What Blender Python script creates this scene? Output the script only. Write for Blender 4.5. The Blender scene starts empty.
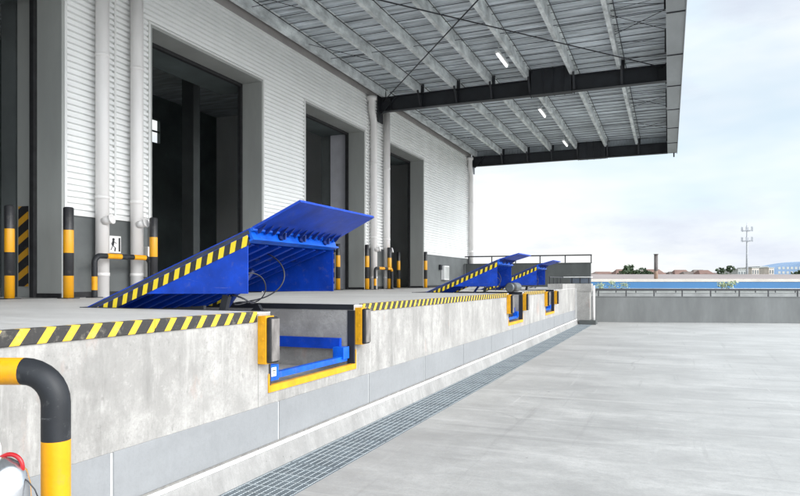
import bpy, math, random
from mathutils import Vector, Matrix
R=math.radians
rnd=random.Random(7)
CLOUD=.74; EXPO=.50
sc=bpy.context.scene
col=sc.collection

# ------------------------------------------------------------------ materials
def new_mat(name):
    m=bpy.data.materials.new(name); m.use_nodes=True
    nt=m.node_tree; b=nt.nodes['Principled BSDF']
    return m,nt,b
def N(nt,t,**kw):
    n=nt.nodes.new(t)
    for k,v in kw.items(): setattr(n,k,v)
    return n
def coords(nt,scale=(1,1,1),rot=(0,0,0)):
    tc=N(nt,'ShaderNodeTexCoord'); mp=N(nt,'ShaderNodeMapping')
    mp.inputs['Scale'].default_value=scale; mp.inputs['Rotation'].default_value=rot
    nt.links.new(tc.outputs['Object'],mp.inputs['Vector'])
    return mp.outputs['Vector']
def noise(nt,vec,scale,detail=4,rough=.55):
    n=N(nt,'ShaderNodeTexNoise'); n.inputs['Scale'].default_value=scale
    n.inputs['Detail'].default_value=detail; n.inputs['Roughness'].default_value=rough
    nt.links.new(vec,n.inputs['Vector']); return n.outputs['Fac']
def ramp(nt,fac,stops):
    r=N(nt,'ShaderNodeValToRGB'); e=r.color_ramp.elements
    while len(e)<len(stops): e.new(.5)
    for i,(p,c) in enumerate(stops):
        e[i].position=p; e[i].color=(c,c,c,1) if not hasattr(c,'__len__') else (*c,1)
    nt.links.new(fac,r.inputs['Fac']); return r.outputs['Color']
def mix(nt,fac,a,b,mode='MIX'):
    m=N(nt,'ShaderNodeMix',data_type='RGBA',blend_type=mode)
    for s,v in ((m.inputs['Factor'],fac),(m.inputs['A'],a),(m.inputs['B'],b)):
        if isinstance(v,(int,float)): s.default_value=v
        elif hasattr(v,'__len__'): s.default_value=(*v,1)
        else: nt.links.new(v,s)
    return m.outputs['Result']
def bump(nt,b,h,strength=.3,dist=.01):
    bp=N(nt,'ShaderNodeBump'); bp.inputs['Strength'].default_value=strength; bp.inputs['Distance'].default_value=dist
    nt.links.new(h,bp.inputs['Height']); nt.links.new(bp.outputs['Normal'],b.inputs['Normal'])
def plain(name,colr,rough=.5,metal=0,var=.12,scale=3,stretch=(1,1,1),bmp=0,coat=0,scuff=0):
    m,nt,b=new_mat(name)
    v=coords(nt,stretch); n=noise(nt,v,scale,5,.6); n2=noise(nt,v,scale*9,3,.6)
    dark=tuple(c*(1-var*2) for c in colr); lite=tuple(min(1,c*(1+var)) for c in colr)
    c=mix(nt,ramp(nt,n,[(.3,0),(.7,1)]),dark,lite)
    c=mix(nt,ramp(nt,n2,[(.35,.25),(.6,0)]),c,tuple(x*(1-var*1.5) for x in colr))
    if scuff:
        q=noise(nt,coords(nt,(1,1,1)),11,7,.75); c=mix(nt,ramp(nt,q,[(.565,0),(.66,scuff)]),c,tuple(min(1,x*.4+.10) for x in colr))
        q=noise(nt,coords(nt,(.8,5,9),(.0,.35,0)),3,6,.7); c=mix(nt,ramp(nt,q,[(.66,0),(.70,scuff)]),c,tuple(x*.5+.20 for x in colr))
        b.inputs['Specular IOR Level'].default_value=.35
    nt.links.new(c,b.inputs['Base Color'])
    b.inputs['Roughness'].default_value=rough; b.inputs['Metallic'].default_value=metal
    b.inputs['Coat Weight'].default_value=coat
    if bmp: bump(nt,b,n2,bmp,.004)
    return m
def concrete(name,base,stretch=(1,1,1),blotch=.5,streak=0,rust=0,joints=None,pits=.3,warm=(1,.98,.95),fine=1.0,rough=.75,tint=(.42,.2,.1),yard=False,seam=None):
    m,nt,b=new_mat(name)
    v=coords(nt,stretch); v1=coords(nt)
    B=tuple(base*w for w in warm)
    n1=noise(nt,v,.9,6,.62); n2=noise(nt,v,5,6,.65); n3=noise(nt,v1,45*fine,3,.7)
    c=mix(nt,ramp(nt,n1,[(.32,0),(.68,1)]),tuple(x*(1-.38*blotch) for x in B),tuple(min(1,x*(1+.22*blotch)) for x in B))
    c=mix(nt,ramp(nt,n2,[(.36,.55*blotch),(.56,0)]),c,tuple(x*.66 for x in B))
    c=mix(nt,ramp(nt,n2,[(.58,0),(.75,.5*blotch)]),c,tuple(min(1,x*1.28) for x in B))
    c=mix(nt,ramp(nt,n3,[(.3,.5*blotch),(.5,0)]),c,tuple(x*.6 for x in B))
    n4=noise(nt,v1,17,6,.72)
    c=mix(nt,ramp(nt,n4,[(.40,.45*blotch),(.52,0)]),c,tuple(x*.72 for x in B))
    c=mix(nt,ramp(nt,n4,[(.56,0),(.70,.4*blotch)]),c,tuple(min(1,x*1.25) for x in B))
    if yard:
        # scrape marks, tyre scuffs and dirt, each with its own direction
        for sc_,rot,lo,k,mul in (((.25,5,1),.35,.57,.5,.62),((4.5,.22,1),-.25,.60,.45,.6),((.18,3.5,1),-.12,.57,.5,1.28),((6,.3,1),.6,.64,.5,1.3)):
            q=noise(nt,coords(nt,sc_,(0,0,rot)),1.3,5,.62)
            c=mix(nt,ramp(nt,q,[(lo,0),(lo+.10,k)]),c,tuple(min(1,x*mul) for x in B))
        # hairline cracks: two cell borders bent by noise, broken up by a mask
        nv=N(nt,'ShaderNodeTexNoise'); nv.inputs['Scale'].default_value=1.2; nv.inputs['Detail'].default_value=5; nt.links.new(v1,nv.inputs['Vector'])
        ad=N(nt,'ShaderNodeVectorMath',operation='MULTIPLY_ADD'); ad.inputs[1].default_value=(.5,.5,0); nt.links.new(nv.outputs['Color'],ad.inputs[0]); nt.links.new(v1,ad.inputs[2])
        vc=N(nt,'ShaderNodeTexVoronoi',feature='DISTANCE_TO_EDGE'); vc.inputs['Scale'].default_value=.16; nt.links.new(ad.outputs[0],vc.inputs['Vector'])
        ck=mix(nt,ramp(nt,noise(nt,v1,.5,2,.5),[(.48,0),(.60,.45)]),(0,0,0),ramp(nt,vc.outputs['Distance'],[(.0006,1),(.0016,0)]))
        c=mix(nt,ck,c,tuple(x*.5 for x in B))
        q=noise(nt,v1,7,3,.5); c=mix(nt,ramp(nt,q,[(.74,0),(.77,.7)]),c,tuple(x*.3 for x in B))
        q=noise(nt,coords(nt,(.35,.35,1)),1.1,5,.6); c=mix(nt,ramp(nt,q,[(.47,0),(.60,.45)]),c,tuple(x*.72 for x in B))
    if streak:
        vs=coords(nt,(1,2.4,.7)); ns=noise(nt,vs,1.6,8,.72)
        c=mix(nt,ramp(nt,ns,[(.5,0),(.66,streak)]),c,tuple(x*.5 for x in B))
        ns2=noise(nt,coords(nt,(1,5,.6)),1.7,6,.7)
        c=mix(nt,ramp(nt,ns2,[(.55,0),(.72,streak)]),c,tuple(min(1,x*1.35) for x in B))
        # small dark scars
        ns3=noise(nt,coords(nt,(1,1.6,1)),8,5,.75)
        c=mix(nt,ramp(nt,ns3,[(.62,0),(.70,streak*.9)]),c,tuple(x*.35 for x in B))
    if rust:
        nr=noise(nt,coords(nt,(1,1.1,.45)),1.15,6,.7)
        c=mix(nt,ramp(nt,nr,[(.6,0),(.74,rust)]),c,tint)
    vo=N(nt,'ShaderNodeTexVoronoi'); vo.inputs['Scale'].default_value=6*fine; nt.links.new(v1,vo.inputs['Vector'])
    pit=ramp(nt,vo.outputs['Distance'],[(.04,pits),(.09,0)])
    c=mix(nt,pit,c,tuple(x*.4 for x in B))
    if joints:
        tc=N(nt,'ShaderNodeTexCoord'); sx=N(nt,'ShaderNodeSeparateXYZ'); nt.links.new(tc.outputs['Object'],sx.inputs[0])
        for ax,per,off in joints:
            a=N(nt,'ShaderNodeMath',operation='ADD'); nt.links.new(sx.outputs[ax],a.inputs[0]); a.inputs[1].default_value=off
            p=N(nt,'ShaderNodeMath',operation='PINGPONG'); nt.links.new(a.outputs[0],p.inputs[0]); p.inputs[1].default_value=per/2
            l=N(nt,'ShaderNodeMath',operation='LESS_THAN'); nt.links.new(p.outputs[0],l.inputs[0]); l.inputs[1].default_value=.006
            g=N(nt,'ShaderNodeMath',operation='MULTIPLY'); nt.links.new(l.outputs[0],g.inputs[0]); g.inputs[1].default_value=.55
            c=mix(nt,g.outputs[0],c,tuple(x*.35 for x in B))
    nt.links.new(c,b.inputs['Base Color'])
    nt.links.new(ramp(nt,n2,[(.3,rough-.15),(.7,rough+.12)]),b.inputs['Roughness'])
    bump(nt,b,n3,.35,.004)
    return m
YEL=(.76,.39,.012); BLK=(.022,.022,.025)
def stripes(name,vec,period,duty,ya=YEL,bl=BLK,rough=.5,off=0,wear=.5):
    m,nt,b=new_mat(name)
    tc=N(nt,'ShaderNodeTexCoord'); d=N(nt,'ShaderNodeVectorMath',operation='DOT_PRODUCT'); d.inputs[1].default_value=vec
    nt.links.new(tc.outputs['Object'],d.inputs[0])
    a=N(nt,'ShaderNodeMath',operation='MULTIPLY_ADD'); nt.links.new(d.outputs['Value'],a.inputs[0]); a.inputs[1].default_value=1/period; a.inputs[2].default_value=off
    f=N(nt,'ShaderNodeMath',operation='FRACT'); nt.links.new(a.outputs[0],f.inputs[0])
    l=N(nt,'ShaderNodeMath',operation='LESS_THAN'); nt.links.new(f.outputs[0],l.inputs[0]); l.inputs[1].default_value=duty
    c=mix(nt,l.outputs[0],bl,ya)
    n=noise(nt,coords(nt),14,5,.7)
    c=mix(nt,ramp(nt,n,[(.56,0),(.72,wear)]),c,(.3,.27,.22))
    n2=noise(nt,coords(nt),60,3,.7)
    c=mix(nt,ramp(nt,n2,[(.3,wear*.4),(.5,0)]),c,(.09,.08,.07))
    nt.links.new(c,b.inputs['Base Color']); b.inputs['Roughness'].default_value=rough
    return m
M={}
M['yard']=concrete('yard_concrete',.385,(.7,1.25,1),.62,yard=True,joints=[('Y',14.0,.1)],pits=.12,warm=(1,.975,.94),rough=.62)
M['dock']=concrete('dock_face_concrete',.375,joints=[('Y',2.9,1.1)],stretch=(1,1.15,1),blotch=1.0,streak=.6,rust=.55,pits=.5,tint=(.40,.22,.16),warm=(1,.97,.925))
M['docktop']=concrete('dock_top_concrete',.56,(.5,1.4,1),.4,joints=[('Y',5.6,.5)],pits=.15,warm=(1,.985,.965),rough=.55)
M['panel']=concrete('base_panel',.26,(1,.5,1),.28,streak=.12,pits=.05,warm=(.96,.99,1.02))
M['kerb']=concrete('kerb_concrete',.33,(1,1,1),.85,streak=.3,pits=.9,fine=1.8)
M['whiteledge']=plain('white_painted_ledge',(.8,.8,.79),.5,var=.06,scale=5)
M['seam']=plain('pale_seam',(.50,.51,.51),.6,var=.1,scale=6)
M['graywall']=plain('grey_render',(.085,.092,.090),.7,var=.12,scale=1.5,bmp=.2,stretch=(1,1,.35))
M['parapet']=plain('parapet_render',(.155,.16,.158),.75,var=.14,scale=1.3,bmp=.2,stretch=(1,1,.3))
M['parapet2']=plain('outer_parapet_render',(.26,.265,.26),.75,var=.14,scale=1.3)
M['palewall']=plain('pale_render',(.40,.41,.40),.8,var=.1,scale=1.2,bmp=.2)
M['clad']=plain('white_cladding',(.86,.865,.855),.45,var=.03,scale=1.3,stretch=(1,1,.3))
M['trim']=plain('taupe_flashing',(.34,.32,.31),.45,var=.1,scale=1)
M['flash']=plain('white_flashing',(.75,.75,.74),.4,var=.05)
M['jamb']=plain('grey_door_jamb',(.36,.37,.355),.45,var=.08,scale=1.2,stretch=(1,1,.3))
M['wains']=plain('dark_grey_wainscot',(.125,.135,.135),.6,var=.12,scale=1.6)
M['lilac']=plain('lilac_grey_panel',(.58,.58,.63),.5,var=.06)
M['rubber']=plain('black_rubber',(.018,.018,.02),.65,var=.3,scale=9,bmp=.3)
M['oldrubber']=plain('scuffed_rubber',(.20,.185,.175),.75,var=.3,scale=16,bmp=.5,stretch=(1,1,.3))
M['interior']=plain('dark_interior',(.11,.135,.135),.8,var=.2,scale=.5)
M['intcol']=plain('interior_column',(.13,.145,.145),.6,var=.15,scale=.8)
M['pvc']=plain('white_pipe',(.80,.775,.76),.35,var=.05,scale=2,stretch=(1,1,.3))
M['galv']=plain('galvanised_steel',(.76,.80,.81),.5,.1,var=.26,scale=4,stretch=(1,.5,1))
M['deck']=plain('roof_deck_steel',(.66,.71,.75),.5,.1,var=.26,scale=1.3,stretch=(.5,3.5,1))
M['dark']=plain('charcoal_steel',(.020,.022,.028),.5,var=.2,scale=2)
M['rail']=plain('dark_rail_steel',(.035,.035,.04),.5,var=.15)
M['gutter']=plain('grey_gutter',(.36,.38,.39),.5,.05,var=.12,scale=1.2,stretch=(1,.3,1))
M['gratebar']=plain('grating_steel',(.20,.235,.26),.55,.1,var=.2,scale=3)
M['gratelite']=plain('grating_bright_bar',(.46,.50,.52),.4,.1,var=.12,scale=6)
M['trench']=plain('drain_trench',(.06,.065,.07),.9,var=.4,scale=4)
M['blue']=plain('royal_blue_paint',(.001,.052,.47),.5,var=.2,scale=3.5,scuff=.35)
M['blue2']=plain('bright_blue_paint',(.002,.115,.68),.4,var=.2,scale=6,scuff=.45)
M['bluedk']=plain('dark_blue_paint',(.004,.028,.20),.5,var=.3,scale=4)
M['plate']=plain('worn_deck_plate',(.05,.06,.09),.5,.3,var=.25,scale=4)
M['yellow']=plain('yellow_paint',(.74,.36,.010),.45,var=.12,scale=7,scuff=.5)
M['yellow_bright']=plain('glossy_yellow_paint',(.78,.345,.005),.4,var=.1,scale=6,scuff=.22)
M['black']=plain('black_paint',(.018,.02,.024),.5,var=.2,scale=5,scuff=.35)
M['cable']=plain('black_cable',(.03,.03,.035),.5)
M['chrome']=plain('brushed_silver',(.55,.56,.58),.18,.9,var=.08,scale=4)
M['red']=plain('red_plastic',(.40,.008,.012),.3,var=.1)
M['white']=plain('white_paint',(.8,.8,.79),.5,var=.05)
M['drumgrey']=plain('grey_drum',(.13,.145,.155),.4,.3,var=.15,scale=8)
M['bollard']=stripes('banded_post_paint',(0,0,1),.70,.5,(.76,.35,.010),BLK,.4,0,.18)
M['edge']=stripes('edge_strip',(0,1,-.75),.165,.37,off=.2,wear=.55,ya=(.74,.48,.03),bl=(.028,.026,.025))
M['guard']=stripes('striped_guard',(.6,0,-1),.30,.42,ya=(.62,.31,.02),wear=.15)
M['lightstrip']=None
def emis(name,colr,st):
    m,nt,b=new_mat(name); b.inputs['Base Color'].default_value=(*colr,1)
    b.inputs['Emission Color'].default_value=(*colr,1); b.inputs['Emission Strength'].default_value=st; return m
M['tube']=emis('lit_tube',(1,1,.98),1.0)
M['terrain']=plain('far_ground',(.13,.13,.09),.9,var=.3,scale=.05)
M['leaf']=plain('dark_foliage',(.045,.075,.03),.7,var=.35,scale=1.5)
M['leafpale']=plain('pale_foliage',(.40,.46,.28),.7,var=.25,scale=2)
M['bark']=plain('bark',(.12,.09,.06),.9,var=.3)
M['rooftile']=plain('brown_roof_tiles',(.13,.10,.085),.8,var=.3,scale=1.4)
M['redroof']=plain('red_roof_tiles',(.17,.095,.075),.8,var=.2,scale=.4)
M['housewall']=plain('pale_plaster',(.55,.50,.45),.8,var=.1,scale=.5)
M['blueband']=plain('blue_fascia',(.035,.15,.33),.4,var=.06,scale=.2)
M['bluedome']=plain('hazy_blue_cladding',(.15,.24,.38),.5,var=.12,scale=.1)  # distance haze is greyed into this blue, no haze volume
M['glassdk']=plain('window_glass',(.12,.14,.17),.15)
M['roofdusty']=plain('dusty_pink_roof',(.23,.19,.178),.8,var=.12,scale=.1)
M['chim']=stripes('flue_paint',(0,0,1),50,.5,wear=.2)
M['flue']=plain('dark_flue',(.09,.075,.07),.6,var=.2)
M['fluebrown']=plain('brown_flue',(.30,.2,.15),.6,var=.2)
M['mast']=plain('pale_mast_steel',(.42,.43,.46),.5,.2)

# ------------------------------------------------------------------ mesh helpers
class MB:
    def __init__(s): s.v=[]; s.f=[]; s.mi=[]; s.sm=[]
    def add(s,vs,fs,mi=0,smooth=False):
        o=len(s.v); s.v+= [tuple(v) for v in vs]
        for f in fs: s.f.append(tuple(i+o for i in f)); s.mi.append(mi); s.sm.append(smooth)
        return s
    def box(s,x0,x1,y0,y1,z0,z1,mi=0):
        x0,x1=min(x0,x1),max(x0,x1); y0,y1=min(y0,y1),max(y0,y1); z0,z1=min(z0,z1),max(z0,z1)
        return s.add([(x,y,z) for z in (z0,z1) for y in (y0,y1) for x in (x0,x1)],
            [(0,2,3,1),(4,5,7,6),(0,1,5,4),(2,6,7,3),(0,4,6,2),(1,3,7,5)],mi)
    def bbox(s,x0,x1,y0,y1,z0,z1,r=.01,mi=0):   # chamfered box
        x0,x1=min(x0,x1),max(x0,x1); y0,y1=min(y0,y1),max(y0,y1); z0,z1=min(z0,z1),max(z0,z1)
        import bmesh
        bm=bmesh.new(); bmesh.ops.create_cube(bm,size=1)
        for v in bm.verts:
            v.co=Vector((x0+(v.co.x+.5)*(x1-x0),y0+(v.co.y+.5)*(y1-y0),z0+(v.co.z+.5)*(z1-z0)))
        bmesh.ops.bevel(bm,geom=bm.edges[:],offset=r,segments=2,profile=.5,affect='EDGES')
        bm.verts.ensure_lookup_table(); bm.verts.index_update()
        s.add([v.co[:] for v in bm.verts],[[v.index for v in f.verts] for f in bm.faces],mi); bm.free(); return s
    def prism(s,pts,y0,y1,mi=0):   # polygon in x,z extruded over y
        n=len(pts); vs=[(x,y0,z) for x,z in pts]+[(x,y1,z) for x,z in pts]
        fs=[tuple(range(n)),tuple(range(2*n-1,n-1,-1))]+[(i,i+n,(i+1)%n+n,(i+1)%n) for i in range(n)]
        return s.add(vs,fs,mi)
    def tube(s,pts,r,n=12,mi=0,caps=True,mis=None):
        pts=[Vector(p) for p in pts]; rings=[]
        up=None
        for i,p in enumerate(pts):
            t=((pts[min(i+1,len(pts)-1)]-pts[max(i-1,0)])).normalized()
            if up is None:
                up=Vector((0,0,1)) if abs(t.z)<.9 else Vector((1,0,0))
            a=t.cross(up).normalized(); b=a.cross(t).normalized(); up=b
            rr=r[i] if hasattr(r,'__len__') else r
            rings.append([p+a*math.cos(2*math.pi*k/n)*rr+b*math.sin(2*math.pi*k/n)*rr for k in range(n)])
        o=len(s.v)
        for q in rings: s.v+= [tuple(v) for v in q]
        for i in range(len(rings)-1):
            for k in range(n):
                s.f.append((o+i*n+k,o+i*n+(k+1)%n,o+(i+1)*n+(k+1)%n,o+(i+1)*n+k)); s.mi.append(mis[i] if mis else mi); s.sm.append(True)
        if caps:
            s.f.append(tuple(o+k for k in range(n))[::-1]); s.mi.append(mis[0] if mis else mi); s.sm.append(False)
            e=o+(len(rings)-1)*n
            s.f.append(tuple(e+k for k in range(n))); s.mi.append(mis[-1] if mis else mi); s.sm.append(False)
        return s
    def beam(s,a,b,w,h,mi=0):   # rectangular bar from a to b
        a=Vector(a); b=Vector(b); t=(b-a).normalized()
        up=Vector((0,0,1)) if abs(t.z)<.95 else Vector((1,0,0))
        u=t.cross(up).normalized()*w/2; v=u.cross(t).normalized()*h/2
        vs=[p+i*u+j*v for p in (a,b) for i,j in ((-1,-1),(1,-1),(1,1),(-1,1))]
        return s.add(vs,[(0,1,2,3),(7,6,5,4),(0,4,5,1),(1,5,6,2),(2,6,7,3),(3,7,4,0)],mi)
    def build(s,name,mats,parent=None,loc=None):
        me=bpy.data.meshes.new(name); me.from_pydata(s.v,[],s.f)
        if not isinstance(mats,(list,tuple)): mats=[mats]
        for m in mats: me.materials.append(m)
        me.polygons.foreach_set('material_index',s.mi); me.polygons.foreach_set('use_smooth',s.sm)
        me.update()
        import bmesh
        bm=bmesh.new(); bm.from_mesh(me); bmesh.ops.recalc_face_normals(bm,faces=bm.faces[:]); bm.to_mesh(me); bm.free()
        o=bpy.data.objects.new(name,me); col.objects.link(o)
        if parent: o.parent=parent
        if loc: o.location=loc
        return o
def tag(o,label=None,cat=None,group=None,kind=None):
    if label: o['label']=label
    if cat: o['category']=cat
    if group: o['group']=group
    if kind: o['kind']=kind
    return o
def empty(name,loc,label,cat,group=None,rz=0):
    o=bpy.data.objects.new(name,None); col.objects.link(o); o.location=loc; o.rotation_euler.z=rz
    o.empty_display_size=.2
    return tag(o,label,cat,group)
def copy_tree(o,parent=None,top=True):
    c=o.copy(); col.objects.link(c); c.parent=parent
    for ch in [x for x in col.objects if x.parent==o]: copy_tree(ch,c,False)
    return c

# ------------------------------------------------------------------ camera model (same numbers as the camera below)
F_=650.; YAW=math.atan(269/650.); CC=math.cos(YAW); SS=math.sin(YAW); CZ=1.62
def far(px,d): r=(px-400)/F_; return d*(-SS+CC*r), d*(CC+SS*r)

ZD=1.35; XD=-3.265; XW=-9.0
Y0=-6.0; YE=30.7
PITS=[(4.88,6.54),(14.15,15.6),(18.8,20.25)]
XP=-5.52; ZP=.64

# ------------------------------------------------------------------ ground
A=Vector((-2.89,26.6,0)); B=Vector((4.6,28.75,0)); D=(B-A).normalized(); Bx=A+D*26
def poly_sheet(pts,z0,z1):
    mb=MB(); n=len(pts)
    mb.add([(x,y,z1) for x,y in pts]+[(x,y,z0) for x,y in pts],[tuple(range(n)),tuple(range(2*n-1,n-1,-1))]+[(i,(i+1)%n,(i+1)%n+n,i+n) for i in range(n)])
    return mb
tag(poly_sheet([(-2.617,-40),(40,-40),(40,Bx.y+ (40-Bx.x)*D.y/D.x),(A.x,A.y),(-2.617,24.9)],-3.4,0).build('yard_slab',M['yard']),kind='structure')
tag(MB().box(-3.14,-2.617,-10,24.9,-3.4,-.22).build('drain_channel',M['trench']),kind='structure')
tag(MB().box(-26,-2.4,24.905,A.y+.0,-3.4,-.004).build('dock_end_paving',M['yard']),kind='structure')
tag(MB().box(-3000,3000,-3000,3000,-3.6,-3.5).build('terrain',M['terrain']),kind='structure')

# ------------------------------------------------------------------ loading dock
dock=empty('loading_dock',(0,0,0),'long raised pale concrete loading dock running along the warehouse wall','loading dock')
mb=MB(); mt=MB()
ys=[Y0]+[v for p in PITS for v in p]+[25.1]
ZT=ZD-.012
for i in range(len(ys)-1):
    a,b=ys[i],ys[i+1]
    if i%2==0: mb.box(-8.9,XD,a,b,-.3,ZT)
    else:
        mb.box(-8.9,XP,a,b,-.3,ZT); mb.box(XP,XD,a,b,-.3,ZP)
mb.build('concrete_body',M['dock'],dock)
for i in range(len(ys)-1):
    a,b=ys[i],ys[i+1]
    if i%2==0: mt.box(-9.0,XD+.001,a,b,ZT,ZD)
    else: mt.box(-9.0,XP,a,b,ZT,ZD)
mt.box(-9.0,-3.2,25.1,29.6,-.3,ZD)
mt.build('floor_slab',M['docktop'],dock)
# grey smooth base panels with pale seams and white ledge
pn=[Y0]+[3.1+1.9*k for k in range(0,12)]+[25.08]
for a,b in zip(pn[:-1],pn[1:]):
    MB().bbox(XD+.002,XD+.014,a+.013,b-.013,.19,.535,.003).build('base_panel',M['panel'],dock)
MB().box(XD+.001,XD+.006,Y0,25.08,.19,.53).build('panel_seams',M['seam'],dock)
MB().prism([(XD-.01,-.3),(-3.142,-.3),(-3.142,.0),(-3.185,.165),(XD-.01,.165)],Y0,25.08).build('kerb',M['kerb'],dock)
MB().bbox(-3.208,-3.180,Y0,25.08,.166,.194,.006).build('ledge',M['whiteledge'],dock)
# edge strips (painted nosing) between the pits, in bolted lengths
segs=[]
for a,b in ((Y0,PITS[0][0]-.21),(PITS[0][1]+.17,PITS[1][0]-.2),(PITS[1][1]+.2,PITS[2][0]-.2)):
    y=b
    while y>a+.05:
        y2=max(a,y-1.2); segs.append((y2+.003,y)); y=y2
for a,b in segs:
    MB().bbox(XD-.045,XD+.014,a,b,ZD-.082,ZD+.008,.005).build('nosing_strip',M['edge'],dock)
MB().bbox(XD-.045,XD+.014,PITS[2][1]+.2,21.95,ZD-.082,ZD+.008,.005).build('nosing_strip',M['dock'],dock)
# pit frames
for a,b in PITS:
    f=MB()
    f.box(XP,XD-.004,a-.03,a+.006,ZD-.055,ZD+.006); f.box(XP,XD-.004,b-.006,b+.03,ZD-.055,ZD+.006); f.box(XP-.04,XP+.006,a,b,ZD-.05,ZD+.006)
    f.box(XD-.08,XD+.006,b-.006,b+.02,ZP+.05,ZD-.06)
    f.box(XD-.05,XD+.006,a-.02,a+.004,ZP+.05,ZD-.06)
    pf=f.build('pit_edge_angle',M['dark'],dock)
    g=MB().box(XD-.04,XD+.012,a-.02,b+.02,ZP-.005,ZP+.055)
    g.box(XD-.01,XD+.010,a-.035,a-.02,ZP-.005,ZD-.55); g.box(XD-.01,XD+.010,b+.02,b+.04,ZP-.005,ZD-.5)
    g.build('pit_sill',M['yellow'],dock)
# end stair block
eb=MB().box(XD+.0,-2.68,25.102,25.7,1.24,1.52).box(-3.75,XD+.003,22.0,25.1,ZD+.001,1.52).box(-3.6,-2.74,25.12,25.65,-.3,1.24)
eb.build('end_block',M['dock'],dock)
MB().box(-3.1,-2.5,24.95,25.6,-.3,.16).build('end_plinth',M['graywall'],dock)

sr=empty('stair_shelter',(-3.3,25.1,1.52),'low dark framed guard with small pale flat top on the concrete end block','shelter')
for y in (-3.0,-2.2,-1.4,-.6): MB().box(-.42,-.39,y,y+.03,0,.22).build('post',M['rail'],sr)
for x in (-.1,.2,.52): MB().box(x,x+.03,.05,.08,0,.23).build('post',M['rail'],sr)
MB().box(-.42,-.39,-3.05,.05,.221,.25).build('top_rail',M['rail'],sr)
MB().box(-.15,.6,.06,.07,.02,.2).build('glazing',M['glassdk'],sr)
MB().bbox(-.4,.62,.0,.55,.231,.26,.008).build('flat_top',M['white'],sr)

wp=tag(MB().tube([(-2.60,25.25,-.02),(-2.60,25.25,1.45)],.045,12).build('white_pipe',M['pvc']),'slim white vertical pipe beside the concrete end block','pipe')

# end wall and rail at far end of dock
ew=empty('end_wall',(-6,29.6,ZD),'dark grey rendered wall topped by a handrail across the far end of the dock','wall')
MB().box(-2.9,2.82,0,.2,-1.6,1.06).build('wall_panel',M['graywall'],ew)
m=MB().box(-2.95,2.86,-.02,.22,1.06,1.085); m.build('coping',M['graywall'],ew)
MB().beam((-2.95,.1,1.42),(2.86,.1,1.42),.05,.055).build('handrail',M['rail'],ew)
for k in range(6):
    x=2.83-k*1.12
    MB().box(x-.022,x+.022,.078,.122,1.085,1.40).build('rail_post',M['rail'],ew)

# right parapets
def parapet(name,A,D,L,zt,zr,matw,label,step,first,tl):
    ang=math.atan2(D.y,D.x)
    e=empty(name,(A.x,A.y,0),label,'wall',None,ang)
    MB().box(0,L,0,.2,-3.5,zt).build('wall_panel',matw,e)
    MB().box(-.02,L,-.02,.22,zt,zt+.02).build('coping',matw,e)
    MB().beam((-.0,.1,zr),(L,.1,zr),.05,.05).build('handrail',M['rail'],e)
    n=int((L-first)/step)
    for k in range(n):
        x=first+k*step
        MB().box(x-.02,x+.02,.08,.12,zt+.02,zr-.02).build('rail_post',M['rail'],e)
    return e
parapet('parapet_wall',A,D,26,1.0,1.30,M['parapet'],'dark grey parapet wall with black handrail closing the far side of the concrete yard',1.06,.35,0)
fx,fy=far(585,33.5); gx,gy=far(800,33.5)
A2=Vector((fx,fy,0)); D2=(Vector((gx,gy,0))-A2).normalized()
parapet('outer_parapet_wall',A2,D2,34,1.0,1.14,M['parapet2'],'pale grey outer parapet with thin rail seen just above the dark yard parapet',1.03,.6,0)
tag(poly_sheet([(A.x,A.y+.25),(A.x-2,A2.y),(A2.x+30,A2.y+30*D2.y/D2.x-.1),(Bx.x,Bx.y+.3)],-3.5,-1.3).build('ramp_road',M['yard']),kind='structure')

# ------------------------------------------------------------------ drain gratings
def grating(y):
    e=empty('drain_grating',(-2.8785,y,0),'','grating','steel gratings covering the drain along the dock')
    W=.26; L=.995
    m=MB()
    for k in range(9):
        x=-W+.02+k*(2*W-.04)/8
        m.box(x-.0020,x+.0020,.012,L-.012,-.003,.002)
    m.build('bearing_bars',M['gratelite'],e)
    m=MB()
    n=33
    for k in range(n):
        yy=.02+k*(L-.04)/(n-1); m.box(-W+.006,W-.006,yy-.0065,yy+.0065,-.006,-.0005)
    m.build('cross_bars',M['gratebar'],e)
    m=MB()
    for k in range(1,6): m.box(-W+.01,W-.01,k*L/6-.0025,k*L/6+.0025,-.004,.0028)
    m.build('tie_rods',M['gratelite'],e)
    m=MB().box(-W,-W+.008,0,L,-.04,.0).box(W-.008,W,0,L,-.04,.0).box(-W+.008,W-.008,0,.008,-.04,-.001).box(-W+.008,W-.008,L-.008,L,-.04,-.001)
    m.build('edge_frame',M['gratebar'],e)
    return e
G0=grating(-1.0); k=0
for k in range(1,26):
    c=copy_tree(G0); c.location.y=-1.0+k
for i,o in enumerate([x for x in col.objects if x.name.startswith('drain_grating')]):
    o['label']='rectangular grey steel drain grating panel set in the trench along the dock kerb'

# ------------------------------------------------------------------ dock bumpers
def bumper(y,label):
    e=empty('dock_bumper',(XD,y,1.12),label,'bumper','rubber bumpers beside the leveler pits')
    MB().bbox(.0,.085,0,.125,-.215,.20,.004).build('steel_bracket',M['yellow'],e)
    r=MB().bbox(.085,.132,.004,.135,-.205,.19,.014,0).build('rubber_pad',M['rubber'],e)
    f=MB().bbox(.126,.140,.015,.131,-.19,.175,.005).build('worn_face',M['oldrubber'],e)
    b=MB()
    for z in (-.15,0,.14): b.tube([(.05,-.006,z),(.05,.004,z)],.012,8)
    b.build('bolt',M['yellow'],e)
    return e
nm=['nearest','middle','farthest']
for i,(a,b) in enumerate(PITS):
    t=['large open pit nearest the camera','second pit, beside the grey drum','farthest small pit'][i]
    bumper(a-.19,'yellow and black bumper at the left edge of the '+t)
    bumper(b+.02,'yellow and black bumper at the right edge of the '+t)

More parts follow.
